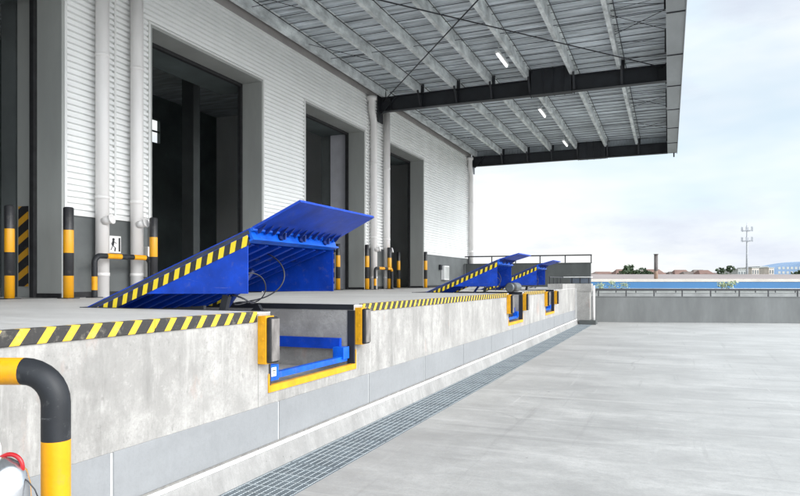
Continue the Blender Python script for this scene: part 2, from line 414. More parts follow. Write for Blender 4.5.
# ------------------------------------------------------------------ dock levelers
TH=math.atan2(2.10-1.36,1.98)
lvmat_st=stripes('leveler_toe_stripe',(math.cos(TH)-.6*math.sin(TH)*-1,0,math.sin(TH)-.6*math.cos(TH)),.138,.46,wear=.10,ya=(.80,.60,.02),off=.1)
def ln(t,off=0):  # point on the sloping top line, t metres from hinge
    return (t*math.cos(TH)-off*math.sin(TH),t*math.sin(TH)+off*math.cos(TH))
def leveler(loc,label):
    e=empty('dock_leveler',loc,label,'dock leveler','raised blue dock levelers')
    W=1.60; L=2.11
    # deck plate: prism in xz
    def slab(t0,t1,o0,o1,y0,y1,mb):
        return mb.prism([ln(t0,o0),ln(t1,o0),ln(t1,o1),ln(t0,o1)],y0,y1)
    m=MB(); slab(-.02,L,-.012,.0,-.0,W,m); m.build('deck_plate',M['blue'],e)
    m=MB(); slab(0,L-.02,.0,.004,.02,W-.02,m); m.build('tread_plate',M['plate'],e)
    for y0,y1 in ((-.006,.03),(W-.03,W+.006)):
        m=MB(); slab(0,L-.02,-.05,-.012,y0,y1,m); m.build('side_channel',M['plate'],e)
    # toe guards
    for k,(y0,y1) in enumerate(((-.012,-.004),(W+.004,W+.012))):
        fx,fz=ln(L-.03,-.05)
        pts=[ln(.02,-.05),(fx,fz),(fx+.0,.145),(.66,.135),(.2,-.05)]
        t=MB().prism(pts,y0,y1).build('toe_guard',M['blue'],e)
        yy=(y0-.004,y0-.001) if k==0 else (y1+.001,y1+.004)
        s=MB(); s.prism([ln(.04,-.055),ln(L-.035,-.055),ln(L-.035,-.145),ln(.25,-.145)],*yy); s.build('warning_stripe',lvmat_st,t)
    # under ribs
    for k in range(7):
        y=.12+k*(W-.24)/6
        m=MB(); slab(.08,L-.1,-.11,-.012,y-.02,y-.012,m); slab(.08,L-.1,-.118,-.11,y-.02,y+.03,m)
        m.build('under_rib',M['blue'],e)
    m=MB(); 
    for t in (.55,1.1,1.6): slab(t,t+.03,-.09,-.012,.02,W-.02,m)
    m.build('cross_member',M['bluedk'],e)
    # header beam at the front
    m=MB(); slab(L-.035,L+.0,-.10,-.012,.005,W-.005,m); slab(L-.07,L+.012,-.115,-.10,-.01,W+.02,m)
    hd=m.build('header_beam',M['blue2'],e)
    # small drips of welds / lugs on header
    for k in range(12):
        y=.08+k*(W-.16)/11; m=MB(); slab(L+.0,L+.03,-.055,-.01,y-.008,y+.008,m)
        m.build('hinge_lug',M['blue2'],hd)
    for y in (.46,.83,1.33):
        m=MB(); a=ln(L+.001,-.065); b=ln(L+.03,-.065); m.tube([(a[0],y,a[1]),(b[0],y,b[1])],.032,10); 
        a=ln(L+.02,-.09); b=ln(L+.05,-.03); m.beam((a[0],y+.02,a[1]),(b[0],y+.02,b[1]),.02,.05)
        m.build('hinge_bracket',M['bluedk'],hd)
    # hinge pin
    a=ln(L+.022,-.02); MB().tube([(a[0],-.005,a[1]),(a[0],W+.005,a[1])],.017,10).build('hinge_pin',M['blue2'],hd)
    # lip
    hx,hz=ln(L+.03,-.01); LA=R(25); 
    def lp(t,o): return (hx+t*math.cos(LA)-o*math.sin(LA),hz+t*math.sin(LA)+o*math.cos(LA))
    LL=.53
    m=MB(); 
    u0=lp(0,-.011); u1=lp(LL,-.011); v0=lp(0,.011); v1=lp(LL,.011)
    vs=[(u0[0],.0,u0[1]),(u0[0],W,u0[1]),(u1[0],W-.03,u1[1]),(u1[0],.03,u1[1]),(v0[0],.0,v0[1]),(v0[0],W,v0[1]),(v1[0],W-.03,v1[1]),(v1[0],.03,v1[1])]
    m.add(vs,[(0,1,2,3),(7,6,5,4),(0,4,5,1),(1,5,6,2),(2,6,7,3),(3,7,4,0)])
    lip=m.build('lip_plate',M['blue'],e)
    for k in range(13):
        y=.07+k*(W-.14)/12
        MB().prism([lp(-.005,-.011),lp(.11,-.011),lp(.015,-.05),lp(-.005,-.05)],y-.006,y+.006).build('lip_gusset',M['bluedk'],lip)
    # lift gear in the pit
    m=MB(); m.tube([(.55,.8,-.62),(1.05,.8,-.1)],.05,10); m.tube([(1.0,.8,-.15),(1.45,.8,.38)],.028,10)
    m.build('lift_cylinder',M['bluedk'],e)
    m=MB(); m.box(.15,.2,.05,W-.05,-.65,-.05); m.beam((.3,.22,-.10),(1.3,.22,-.02),.04,.08); m.beam((1.62,.14,.12),(1.45,.14,-.5),.05,.07); m.beam((.3,1.45,-.6),(1.1,1.45,-.05),.05,.09)
    m.build('inner_frame',M['dark'],e)
    # base frame
    m=MB(); m.box(2.10,2.16,.03,W-.03,-.63,-.575); m.box(2.10,2.18,.02,.16,-.64,-.50); m.box(2.05,2.18,W-.16,W-.02,-.60,-.47)
    bf=m.build('base_channel',M['blue2'],e)
    m=MB(); m.box(.2,2.08,W-.06,W-.012,-.50,-.38); m.box(.2,2.08,.012,.06,-.66,-.58); m.box(.15,.2,0.06,W-.06,-.66,-.55)
    m.build('side_base_rail',M['blue'],e)
    m=MB().box(2.181,2.184,.04,.115,-.60,-.52); m.build('rating_sticker',M['white'],bf)
    m=MB().box(2.184,2.186,.05,.105,-.555,-.545).box(2.184,2.186,.05,.09,-.575,-.568).box(2.184,2.186,.05,.10,-.535,-.53); m.build('sticker_print',M['drumgrey'],bf)
    # cables
    def bez(p,n=18):
        p=[Vector(q) for q in p]; o=[]
        for i in range(n+1):
            t=i/n; o.append(p[0]*(1-t)**3+p[1]*3*t*(1-t)**2+p[2]*3*t*t*(1-t)+p[3]*t**3)
        return o
    m=MB(); m.tube(bez([(1.68,.72,.54),(1.95,.78,.42),(1.98,.7,.12),(1.62,.5,.06)]),.007,6)
    m.tube(bez([(1.93,.02,.33),(2.02,.22,.36),(2.02,.3,.12),(1.86,.25,.06)]),.006,6)
    m.tube(bez([(1.86,.25,.06),(1.9,.1,.03),(2.0,-.02,.10),(1.75,.05,.13)]),.008,6)
    m.tube(bez([(1.62,.5,.06),(1.5,.4,-.02),(1.6,.1,.08),(1.86,.25,.06)]),.007,6)
    m.build('hydraulic_hose',M['cable'],e)
    return e
lv=leveler((-5.48,PITS[0][0]+.03,ZD+.01),'large raised blue dock leveler nearest the camera, its lip up over the open pit')
l2=copy_tree(lv); l2.location=(-5.22,PITS[1][0]+.03,ZD+.01); l2.scale=(.86,.87,1)
l2['label']='raised blue dock leveler farther along the dock, behind the grey drum'
l3=copy_tree(lv); l3.location=(-5.22,PITS[2][0]+.03,ZD+.01); l3.scale=(.86,.87,.98)
l3['label']='smallest and farthest raised blue dock leveler in front of the grey end wall'

for q in (l2,l3):      # their lips lie a little flatter
    for ch in q.children:
        if ch.name.startswith('lip_plate'):
            a_=ln(2.14,-.01); h_=Vector((a_[0],0,a_[1])); m_=Matrix.Rotation(R(11),4,'Y')
            ch.rotation_euler=(0,R(11),0); ch.location=h_-(m_@h_)
# grey drum lying at the second pit
dr=empty('grey_drum',(-3.44,14.98,ZD+.12),'small grey and black cylinder lying on the dock edge beside the second pit','drum')
MB().tube([(0,0,0),(0,.01,0),(0,.03,0),(0,.85,0),(0,.87,0)],[.085,.105,.11,.11,.10],16).build('drum_body',M['drumgrey'],dr)
MB().tube([(0,.05,0),(0,.30,0)],.1145,16).build('dark_band',M['rubber'],dr)

# ------------------------------------------------------------------ warehouse
wh=empty('warehouse',(-16,12,0),'white ribbed metal warehouse with tall dark loading door openings','warehouse')
off=Vector((16,-12,0))
class WB(MB):
    def build(s,name,mats,parent=None,loc=None):
        s.v=[(x+16,y-12,z) for x,y,z in s.v]; return MB.build(s,name,mats,parent)
DOORS=[(3.86,7.58),(9.45,13.11),(15.05,18.74),(20.66,24.13)]
ZH=6.38; ZW=2.69; ZC=7.60; ZR=11.0
def corr(mb,y0,y1,z0,z1,x=XW,pitch=.1):
    prof=[]; k=0; z=math.ceil(z0/pitch-1e-6)*pitch-pitch
    while z<z1+pitch:
        for dz,dx in ((0,.045),(.052,.045),(.060,0),(.088,0),(.0999,.045)):
            zz=z+dz*pitch/.1
            if z0<=zz<=z1: prof.append((zz,dx-.015))
        z+=pitch
    vs=[]; fs=[]
    for i,(zz,dx) in enumerate(prof): vs+=[(x+dx,y0,zz),(x+dx,y1,zz)]
    for i in range(len(prof)-1): fs.append((2*i,2*i+1,2*i+3,2*i+2))
    mb.add(vs,fs)
cl=WB()
edges=[Y0]+[v for d in DOORS for v in d]+[YE]
for i in range(len(edges)-1):
    a,b=edges[i],edges[i+1]
    if i%2==0:
        a2=a+(.02 if i>0 else 0); b2=b-(.02 if i<len(edges)-2 else 0)
        corr(cl,a2,b2,ZW+.06,ZC+.1)
    else: corr(cl,a-.02,b+.02,ZH+.05,ZC+.1)
cl.build('wall_cladding',M['clad'],wh)
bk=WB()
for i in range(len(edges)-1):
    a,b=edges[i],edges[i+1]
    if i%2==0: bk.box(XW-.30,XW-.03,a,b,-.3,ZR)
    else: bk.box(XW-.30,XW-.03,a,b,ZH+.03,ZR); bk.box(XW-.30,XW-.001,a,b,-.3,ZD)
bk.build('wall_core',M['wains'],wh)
wa=WB()
for i in range(0,len(edges)-1,2):
    WB().box(XW-.03,XW+.012,edges[i]+(.05 if i else 0),edges[i+1]-.05,ZD-.1,ZW).build('wainscot',M['wains'],wh)
sk=WB()
for i in range(0,len(edges)-1,2):
    WB().box(XW+.012,XW+.03,edges[i]+(.05 if i else 0),edges[i+1]-.05,ZD+.001,ZD+.09).build('skirting',M['rubber'],wh)
tr=WB()
for i in range(0,len(edges)-1,2): WB().box(XW-.002,XW+.05,edges[i]+(.03 if i else 0),edges[i+1]-.03,ZW,ZW+.07).build('base_flashing',M['flash'],wh)
# vertical joint strips beside pipes
vj=WB()
for y in (8.62,19.0,20.45,YE-.05): WB().box(XW+.0,XW+.037,y-.02,y+.02,ZW+.07,ZC).build('joint_strip',M['flash'],wh)
WB().box(XW-.02,XW+.07,Y0,YE+.03,ZC,7.97).build('eaves_flashing',M['trim'],wh)
WB().box(XW+.0,XW+.03,Y0,YE,7.975,ZR).build('upper_wall',M['clad'],wh)
e=WB(); corr(e,0,0,0,0) if False else None
WB().box(-25,XW-.03,YE-.25,YE,-.3,ZR).build('end_wall_panel',M['clad'],wh)
WB().box(-25.2,XW+.2,Y0-.3,YE+.2,ZR,ZR+.25).build('roof',M['deck'],wh)
# back wall with window hole
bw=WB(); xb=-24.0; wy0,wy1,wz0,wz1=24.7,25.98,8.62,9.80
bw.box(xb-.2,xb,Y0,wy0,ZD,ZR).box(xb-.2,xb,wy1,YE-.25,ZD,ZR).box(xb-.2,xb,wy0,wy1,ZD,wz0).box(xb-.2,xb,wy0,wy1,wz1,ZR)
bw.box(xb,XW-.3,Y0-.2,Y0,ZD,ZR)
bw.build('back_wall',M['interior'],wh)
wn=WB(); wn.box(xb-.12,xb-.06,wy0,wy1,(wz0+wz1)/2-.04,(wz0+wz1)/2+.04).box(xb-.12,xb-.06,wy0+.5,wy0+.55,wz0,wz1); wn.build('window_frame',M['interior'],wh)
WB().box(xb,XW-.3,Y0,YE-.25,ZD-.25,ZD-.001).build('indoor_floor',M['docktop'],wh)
# interior columns & gear
for b in (DOORS[0][1],DOORS[2][1]):
    WB().box(-10.14 if b<10 else -10.25,-9.76 if b<10 else -9.66,b+.07,b+.45,ZD,ZR-.05).build('interior_column',M['jamb'] if b<10 else M['lilac'],wh)
    WB().box(-10.6,-10.26,b+.12,b+.4,ZD,ZR-.05).build('interior_column',M['intcol'],wh)
for x,y,w,dp in ((-14.0,16.5,.45,.3),(-16.5,23,.4,.4),(-16.5,6,.4,.4)):
    WB().box(x-w/2,x+w/2,y-dp/2,y+dp/2,ZD,ZR-.05).build('interior_column',M['intcol'],wh)
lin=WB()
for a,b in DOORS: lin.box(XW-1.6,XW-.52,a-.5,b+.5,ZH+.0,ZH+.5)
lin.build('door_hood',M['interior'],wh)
# door frames
for di,(a,b) in enumerate(DOORS):
    f=WB(); d=.52; t=.05
    f.box(XW-d,XW+.03,b-t,b,ZD,ZH).box(XW-d,XW+.03,a,a+t,ZD,ZH).box(XW-d,XW+.03,a,b,ZH,ZH+.05)
    fr=f.build('door_frame',M['jamb'],wh)
    s=WB(); s.box(XW-d-.09,XW-d-.002,b-t-.07,b+.1,ZD,ZH+.05).box(XW-d-.09,XW-d-.002,a-.1,a+t+.07,ZD,ZH+.05).box(XW-d-.09,XW-d-.002,a+t+.07,b-t-.07,ZH-.07,ZH+.05)
    s.build('door_seal',M['rubber'],fr)
    s=WB(); s.box(XW-.01,XW+.045,b+.001,b+.045,ZD+.02,ZH+.09).box(XW-.01,XW+.045,a-.045,a-.001,ZW,ZH+.09).box(XW-.01,XW+.045,a,b,ZH+.052,ZH+.09)
    s.build('frame_flashing',M['flash'],fr)
    s=WB(); s.box(XW-d+.01,XW+.035,b-t-.02,b-t-.001,ZD+.001,ZD+.07); s.build('frame_kickplate',M['rubber'],fr)
# striped guards on the interior columns
for x,y in ((-9.97,DOORS[0][1]+.05),(-10.2,DOORS[2][1]+.05)):
    WB().box(x-.12,x+.10,y,y+.018,ZD+.18,ZD+1.52).build('striped_guard',M['guard'],wh)
# white hopper panels / electric boxes on the wall
def downpipe(y,x,ztop,name='downpipe',r=.11,hop=False,cap=True):
    m=WB()
    if hop:
        m.tube([(x,y,ZD),(x,y,ztop-.95),(x,y-.02,ztop-.75),(x,y-.16,ztop-.45),(x,y-.18,ztop-.3),(x,y-.18,ztop-.12),(x,y-.18,ztop-.1),(x,y-.18,ztop)],[r,r,r,r,r,r,r*1.45,r*1.5],16)
    else: m.tube([(x,y,ZD),(x,y,ztop)],r,16)
    for z in (ZD+.35,3.0,5.4): m.tube([(x,y,z),(x,y,z+.06)],r*1.06,16)
    p=m.build('downpipe',M['pvc'],wh)
    if cap:
        c=WB(); c.tube([(x+.06,y-.04,2.62),(x+.2,y+.0,2.66)],.07,12); c.tube([(x+.2,y+.0,2.66),(x+.22,y+.005,2.665)],.088,12); c.build('cleanout_cap',M['pvc'],p)
    k=WB()
    for z in (3.4,5.0,6.6): k.box(XW+.0,x,y-.02,y+.02,z,z+.03)
    k.build('pipe_bracket',M['galv'],p)
downpipe(8.22,XW+.16,8.0); downpipe(8.99,XW+.16,8.0)
downpipe(19.15,XW+.16,7.55,hop=True); downpipe(20.2,XW+.16,7.3)
downpipe(YE-.35,XW+.16,7.55,hop=True,cap=False)

sg=empty('wall_notice',(XW+.018,8.58,2.26),'small white notice with black figure on dark wall between two white pipes','sign')
MB().bbox(0,.012,-.17,.17,-.15,.15,.004).build('notice_board',M['white'],sg)
m=MB(); X=.0125
def bar(a,b,w): 
    m.beam((X,a[0],a[1]),(X,b[0],b[1]),.003,w) if False else m.add([],[])
g=MB()
g.box(X,X+.003,-.15,-.12,-.12,.12); g.box(X,X+.003,.115,.15,-.12,.12)
g.tube([(X,.0,.085),(X+.003,.0,.085)],.026,12)
for (y0,z0),(y1,z1),w in (((0,.06),(-.02,-.02),.045),((-.02,-.02),(.04,-.06),.025),((.04,-.06),(.03,-.12),.025),((-.02,-.02),(-.06,-.10),.025),((0,.05),(.06,.02),.02),((0,.05),(-.06,.01),.02)):
    g.beam((X+.0015,y0,z0),(X+.0015,y1,z1),w,.003)
g.build('pictogram',M['black'],sg)
eb=empty('electrical_box',(XW+.02,26.6,ZD+.62),'white electrical box on the dark grey wall base near the far corner','box')
MB().bbox(0,.16,-.32,.32,-.3,.3,.01).build('enclosure',M['white'],eb)
MB().bbox(.16,.17,-.28,.28,-.26,.26,.004).build('cover',M['palewall'],eb)
MB().bbox(0,.1,-.62,-.42,.12,.34,.01).build('switch',M['black'],eb)
cb=empty('control_box',(XW+.05,9.33,ZD+.62),'narrow white control box at the left edge of the second door','box')
MB().bbox(0,.14,-.1,.1,-.28,.28,.01).build('enclosure',M['white'],cb)
MB().box(.141,.146,-.04,.04,-.05,.05).build('cover',M['drumgrey'],cb)

# ------------------------------------------------------------------ bollards, hoop barriers
def bollard(x,y,label,r=.07):
    e=empty('bollard',(x,y,ZD),label,'bollard','black and yellow banded bollards')
    MB().tube([(0,0,.0),(0,0,1.385),(0,0,1.40)],[r,r,r*.8],16).build('post',M['bollard'],e)
    MB().box(-.11,.11,-.11,.11,.001,.012).build('base_plate',M['dark'],e)
    return e
def gxy(px,X): r=(px-400)/F_; d=X/(-SS+CC*r); return d*(CC+SS*r)
bollard(-9.1,gxy(9.5,-9.1),'black and yellow bollard inside the leftmost doorway')
bollard(-8.5,gxy(68.5,-8.5),'black and yellow bollard in front of the grey jamb left of the two white pipes',.075)
bollard(-8.5,gxy(153.5,-8.5),'black and yellow bollard behind the large blue leveler, beside the second white pipe')
bollard(-8.7,gxy(367,-8.7),'black and yellow bollard left of the farther pair of white pipes')
bollard(-8.7,gxy(389.5,-8.7),'black and yellow bollard just right of the farther pair of white pipes')
bollard(-9.7,gxy(398.5,-9.7),'thin dark looking bollard inside the farthest doorway')
bollard(-8.7,gxy(425.5,-8.7),'rightmost black and yellow bollard, at the right jamb of the farthest doorway')
bollard(-9.3,gxy(338,-9.3),'black and yellow bollard partly hidden behind the right end of the large leveler')

def hoop(name,p0,p1,h,r,label,group,bands,zb,R_=.12,n=20):
    """U-shaped pipe guard from p0 to p1"""
    p0=Vector((*p0,0)); p1=Vector((*p1,0)); t=(p1-p0); L=t.length; t.normalize()
    path=[]; 
    def arc(c,a0,a1,k=8):
        return [c+(-t)*math.cos(a)*R_+Vector((0,0,1))*math.sin(a)*R_ for a in [a0+(a1-a0)*i/k for i in range(k+1)]]
    c0=t*R_+Vector((0,0,h-R_)); c1=t*(L-R_)+Vector((0,0,h-R_))
    raw=[Vector((0,0,0))]+arc(c0,0,math.pi/2)+arc(c1,math.pi/2,math.pi)+[t*L]
    # resample finely so the bands fall where wanted
    pts=[]; acc=[]
    s=0
    for a,b in zip(raw[:-1],raw[1:]):
        l=(b-a).length; k=max(1,int(l/.03))
        for i in range(k): pts.append(a.lerp(b,i/k)); acc.append(s+l*i/k)
        s+=l
    pts.append(raw[-1]); acc.append(s)
    mis=[]
    for q in acc:
        v=0
        for a,b in bands:
            if a<=q<b: v=1
        mis.append(v)
    e=empty(name,(p0.x,p0.y,zb),label,'barrier',group)
    MB().tube(pts,r,20,mis=mis).build('bent_pipe',[M['black'],M['yellow_bright']],e)
    m=MB(); m.box(-.09,.09,-.09,.09,.001,.012); q=t*L; m.box(q.x-.09,q.x+.09,q.y-.09,q.y+.09,.001,.012); m.build('base_plate',M['dark'],e)
    return e
ya,yb=gxy(94.5,-8.55),gxy(150,-8.55)
h1=.68
hoop('hoop_barrier',(-8.55,ya),(-8.55,yb),h1,.045,'low black and yellow hoop guarding the two white pipes left of the large leveler','pipe hoop guards on the dock',[(0.12,.34),(.85,1.15),(1.42,1.7)],ZD)
ya,yb=gxy(375,-8.6),gxy(392,-8.6)
hoop('hoop_barrier',(-8.6,ya),(-8.6,yb),.68,.045,'small black and yellow hoop guarding the farther pair of white pipes','pipe hoop guards on the dock',[(0.12,.34),(.9,1.3),(1.6,2.0)],ZD)
bx,by=-2.385,1.975; L=.74
hoop('tall_hoop_barrier',(bx,by),(bx-CC*L,by-SS*L),1.240,.057,'thick yellow and black bent pipe barrier in the near left corner of the yard',None,[(0,.93),(1.295+.12-.1,1.295+.36)],.0,R_=.135)

# silver canister by the barrier
cx,cy=far(1,2.4)
cn=empty('metal_canister',(cx,cy,0),'shiny silver rounded canister with red ring handle and thin wire beside the bent pipe barrier','canister')
pr=[(0,.005),(.09,.01),(.1,.03),(.1,.80),(.097,.86),(.085,.91),(.06,.945),(.03,.965),(.0,.97)]
MB().tube([(0,0,z) for r,z in pr[1:]],[max(r,.002) for r,z in pr[1:]],24).build('body',M['chrome'],cn)
c=Vector((.02,.02,.93)); 
pts=[c+Vector((CC,SS,0))*math.cos(a)*.047+Vector((0,0,1))*math.sin(a)*.047 for a in [R(-60+i*300/24) for i in range(25)]]
MB().tube(pts,.008,10).build('ring_handle',M['red'],cn)
w=Vector((CC,SS,0))
pts=[w*.07+Vector((0,0,.9)),w*.10+Vector((0,0,.88)),w*.125+Vector((0,0,.85)),w*.135+Vector((0,0,.825)),w*.12+Vector((0,0,.81)),w*.085+Vector((0,0,.81))]
MB().tube(pts,.0025,6).build('wire',M['cable'],cn)
MB().tube([(-.03,.0,.955),(-.035,.0,1.0),(-.035,0,1.03)],[.02,.022,.015],12).build('valve',M['white'],cn)

# ------------------------------------------------------------------ canopy
cp=empty('steel_canopy',(-4.4,12,0),'long steel canopy with galvanised purlins and dark beams over the dock','canopy')
class CB(MB):
    def build(s,name,mats,parent=None,loc=None):
        s.v=[(x+4.4,y-12,z) for x,y,z in s.v]; return MB.build(s,name,mats,parent)
YC0=-4.0; YC1=31.05; XO=-.06; ZB0=7.25; ZB1=7.72; ZDK=8.02
# corrugated deck, ribs along X
vs=[];fs=[];y=YC0;prof=[]
while y<YC1+.2:
    for dy,dz in ((0,0),(.12,0),(.14,.035),(.18,.035)): prof.append((y+dy,ZDK+dz))
    y+=.2
m=CB()
for i,(yy,zz) in enumerate(prof): vs+=[(XW+.04,yy,zz),(.30,yy,zz)]
for i in range(len(prof)-1): fs.append((2*i,2*i+1,2*i+3,2*i+2))
m.add(vs,fs); m.box(XW+.04,.3,YC0,YC1+.2,ZDK+.09,ZDK+.12)
m.build('roof_deck',M['deck'],cp)
PX=[-8.72,-7.46,-6.24,-5.10,-3.92,-2.61,-1.28]
def purlin(x,y0,y1):
    # lipped Z section, web at x
    t=.006; h=.29; z0=ZB1+.0; z1=z0+h
    m=CB(); m.box(x,x+t,y0,y1,z0,z1); m.box(x-.075,x,y0,y1,z0,z0+t); m.box(x-.075,x-.075+t,y0,y1,z0+t,z0+.02)
    m.box(x+t,x+.075,y0,y1,z1-t,z1)
    m.box(x-.10,x-.0751,y0,y1,z0,z0+t)
    return m
BY=[-2.6,8.6,19.82,31.0]
for x in PX:
    for a,b in zip(BY[:-1],BY[1:]):
        p=purlin(x,a+.03,b-.03).build('purlin',M['galv'],cp)
        CB().tube([(x+.11,a+.1,ZB1+.2),(x+.11,b-.1,ZB1+.2)],.011,6).build('conduit',M['dark'],p)
def ibeam(y):
    e=CB(); t=.014
    e.box(XW+.02,XO,y-.007,y+.007,ZB0+t,ZB1-t); e.box(XW+.02,XO,y-.11,y+.11,ZB0,ZB0+t); e.box(XW+.02,XO,y-.11,y+.11,ZB1-t,ZB1)
    for x in (-8.5,-7.4,-6.2,-5.1,-2.6,-1.3,-.3): e.box(x-.005,x+.005,y-.1,y+.1,ZB0+t,ZB1-t)
    b=e.build('main_beam',M['dark'],cp)
    q=CB(); q.box(-3.86,-2.66,y-.16,y+.16,ZB0-.012,7.99); 
    for x in (-3.9,-3.5,-3.2,-2.9,-2.62): q.box(x-.012,x+.012,y-.19,y+.19,ZB0-.02,8.0)
    q.build('splice_box',M['dark'],b)
    k=CB(); k.beam((XW+.15,y-.02,ZB0-.05),(XW+.7,y-.02,ZB1),.12,.05); k.box(XW+.07,XW+.1,y-.2,y+.2,ZB0-.35,ZB1+.1); k.build('wall_bracket',M['dark'],b)
    for x in PX[1:]:
        for sgn in (-1,1):
            if y>30.5 and sgn>0: continue
            if -3.95<x<-2.55 and sgn>0: continue
            br=CB(); br.beam((x+.03,y+sgn*.14,ZB0+.03),(x+.03,y+sgn*.40,ZB1+.01),.06,.014)
            br.build('fly_brace',M['dark'],b)
        if not -3.95<x<-2.55: CB().box(x-.02,x+.10,y-.026,y+.026,ZB1+.001,ZB1+.29).build('purlin_cleat',M['dark'],b)
for y in BY[1:]: ibeam(y)
# gutter / fascia
g=CB(); g.box(-.04,.32,YC0,YC1+.12,ZB0+.02,ZB0+.04).box(-.06,-.04,YC0,YC1+.12,ZB0+.02,8.0).box(.32,.335,YC0,YC1+.14,ZB0-.02,8.14)
g.build('gutter',M['gutter'],cp)
CB().box(.30,.345,YC0,YC1+.16,8.142,8.16).build('gutter_cap',M['flash'],cp)
sp=CB(); 
y=YC0+2.0
while y<YC1: sp.box(-.10,-.061,y-.02,y+.02,ZB0+.1,7.95); sp.box(-.05,.32,y-.02,y+.02,ZB0+.0,ZB0+.02); y+=2.8
sp.build('gutter_strap',M['dark'],cp)
CB().tube([(.2,YC1+.05,ZB0+.02),(.2,YC1+.05,ZB0-.16)],.03,8).build('gutter_spout',M['dark'],cp)
# ribbed closure at the end
c=CB(); x=XW+.1
while x<0: c.box(x,x+.09,YC1+.14,YC1+.17,ZB1-.0,ZDK+.03); x+=.14
c.box(XW+.05,0,YC1+.172,YC1+.18,ZB1-.1,ZDK+.05)
c.build('end_closure',M['deck'],cp)
# ledger along the wall
CB().box(XW+.075,XW+.16,YC0,YC1,7.80,8.0).build('wall_ledger',M['dark'],cp)
# sag rods and insulation wires (run across)
m=CB(); y=YC0+.3
while y<YC1:
    m.tube([(XW+.1,y,ZDK-.022),(0,y,ZDK-.022)],.008,4,caps=False); y+=.45
m.build('support_wires',M['dark'],cp)
m=CB()
for a,b in zip(BY[:-1],BY[1:]):
    for f in (.33,.66):
        y=a+(b-a)*f
        m.tube([(XW+.1,y,ZB1+.1),(XO,y,ZB1+.1)],.008,5,caps=False)
        m.tube([(XO,y,ZB1+.1),(PX[-1],y+1.3,ZB1+.15)],.008,5,caps=False); m.tube([(XO,y+1.3,ZB1+.1),(PX[-1],y,ZB1+.15)],.008,5,caps=False)
        m.tube([(PX[0],y-1.2,ZB1+.1),(PX[1],y+1.2,ZB1+.15)],.008,5,caps=False)
    n=9
    for k in range(n):
        y=a+(b-a)*(k+.2)/n; m.tube([(XO,y,ZB1+.02),(PX[-1],y+.9,ZB1+.25)],.006,5,caps=False)
        m.tube([(XO,y+.9,ZB1+.22),(PX[-1],y,ZB1+.05)],.006,5,caps=False)
m.build('sag_rods',M['dark'],cp)
# horizontal X bracing
for a,b in zip(BY[:-2],BY[1:-1]):
    CB().tube([(XW+.3,a+.2,ZB1-.12),(XO-.1,b-.2,ZB1-.12)],.016,8).build('brace_rod',M['dark'],cp)
    CB().tube([(XO-.1,a+.2,ZB1-.16),(XW+.3,b-.2,ZB1-.16)],.016,8).build('brace_rod',M['dark'],cp)

# tube lights
def lamp(y,label):
    e=empty('tube_light',(-4.22,y,7.70),label,'light','tube lights under the canopy')
    MB().bbox(-.06,.06,-.56,.56,-.02,.04,.008).build('housing',M['white'],e)
    MB().tube([(0,-.54,-.04),(0,.54,-.04)],.034,10).build('lit_diffuser',M['tube'],e)
    MB().box(-.012,.012,-.4,-.38,.05,.3).box(-.012,.012,.38,.4,.05,.3).build('hanger',M['galv'],e)
    return e
lamp(17.5,'lit white tube light under the canopy on the near side of the dark beam')
lamp(23.6,'lit white tube light under the canopy just beyond the dark beam')
lamp(29.2,'small lit white tube light under the canopy near its far end beam')

# ------------------------------------------------------------------ far background
def tree(px,d,h,rad,zb,label,leafmat,n=420,trunk=.35,seed=1,sq=1.0,group=None):
    x,y=far(px,d); rr=random.Random(seed)
    e=empty('tree',(x,y,zb),label,'tree',group)
    m=MB(); m.tube([(0,0,0),(.05,0,h*.35),(.0,.05,h*.7)],[rad*.09,rad*.06,rad*.02],8)
    for k in range(5):
        a=k*1.3; m.tube([(0,0,h*(.3+.05*k)),(math.cos(a)*rad*.6,math.sin(a)*rad*.6,h*(.5+.07*k))],[rad*.04,rad*.012],6)
    m.build('trunk',M['bark'],e)
    m=MB(); clumps=[]
    for k in range(11):
        a=rr.uniform(0,6.28); q=rr.uniform(.15,.75)*rad; clumps.append((math.cos(a)*q,math.sin(a)*q,h*(trunk+(1-trunk)*rr.uniform(.15,.85)),rad*rr.uniform(.28,.48)))
    for k in range(n):
        c=rr.choice(clumps); v=Vector((rr.gauss(0,1),rr.gauss(0,1),rr.gauss(0,1))).normalized()*c[3]*rr.uniform(.6,1.1)
        p=Vector(c[:3])+Vector((v.x,v.y,v.z*.75*sq)); s=rad*rr.uniform(.05,.11)
        a=Vector((rr.gauss(0,1),rr.gauss(0,1),rr.gauss(0,1))).normalized(); b=a.cross(Vector((rr.gauss(0,1),rr.gauss(0,1),rr.gauss(0,1)))).normalized()
        m.add([p+a*s,p+b*s,p-a*s,p-b*s],[(0,1,2,3)])
    m.build('crown',leafmat,e)
    return e
tree(629,100,5.8,2.1,-1.6,'dark bushy tree above the house roofs left of the dark flue','' or M['leaf'],1100,seed=3)
tree(641,102,5.3,1.7,-1.6,'smaller dark tree just left of the dark flue',M['leaf'],950,seed=5)
tree(649,101,5.3,1.1,-1.6,'thin dark treetop beside the dark flue',M['leaf'],850,seed=6)
tree(727,103,5.7,2.0,-1.6,'round dark green tree left of the antenna mast',M['leaf'],1150,seed=8)
tree(795,180,6.4,3.2,-1.6,'green tree in front of the hazy blue building at the right edge',M['leaf'],500,seed=9)
tree(596,120,5.0,1.6,-1.6,'small tree at the left end of the row of roofs',M['leaf'],300,seed=10)
for i,(px,lb) in enumerate(((600,'leftmost pale green young tree in front of the blue band'),(612,'middle pale green young tree in front of the blue band'),(624,'third pale green young tree in front of the blue band'),(728,'pale yellow green young tree in front of the blue band, left of the mast'))):
    tree(px,58,5.1 if i%2 else 4.95,.55 if i<3 else .95,-3.5,lb,M['leafpale'],200,trunk=.88,seed=20+i,sq=1,group='young trees before the blue banded building')

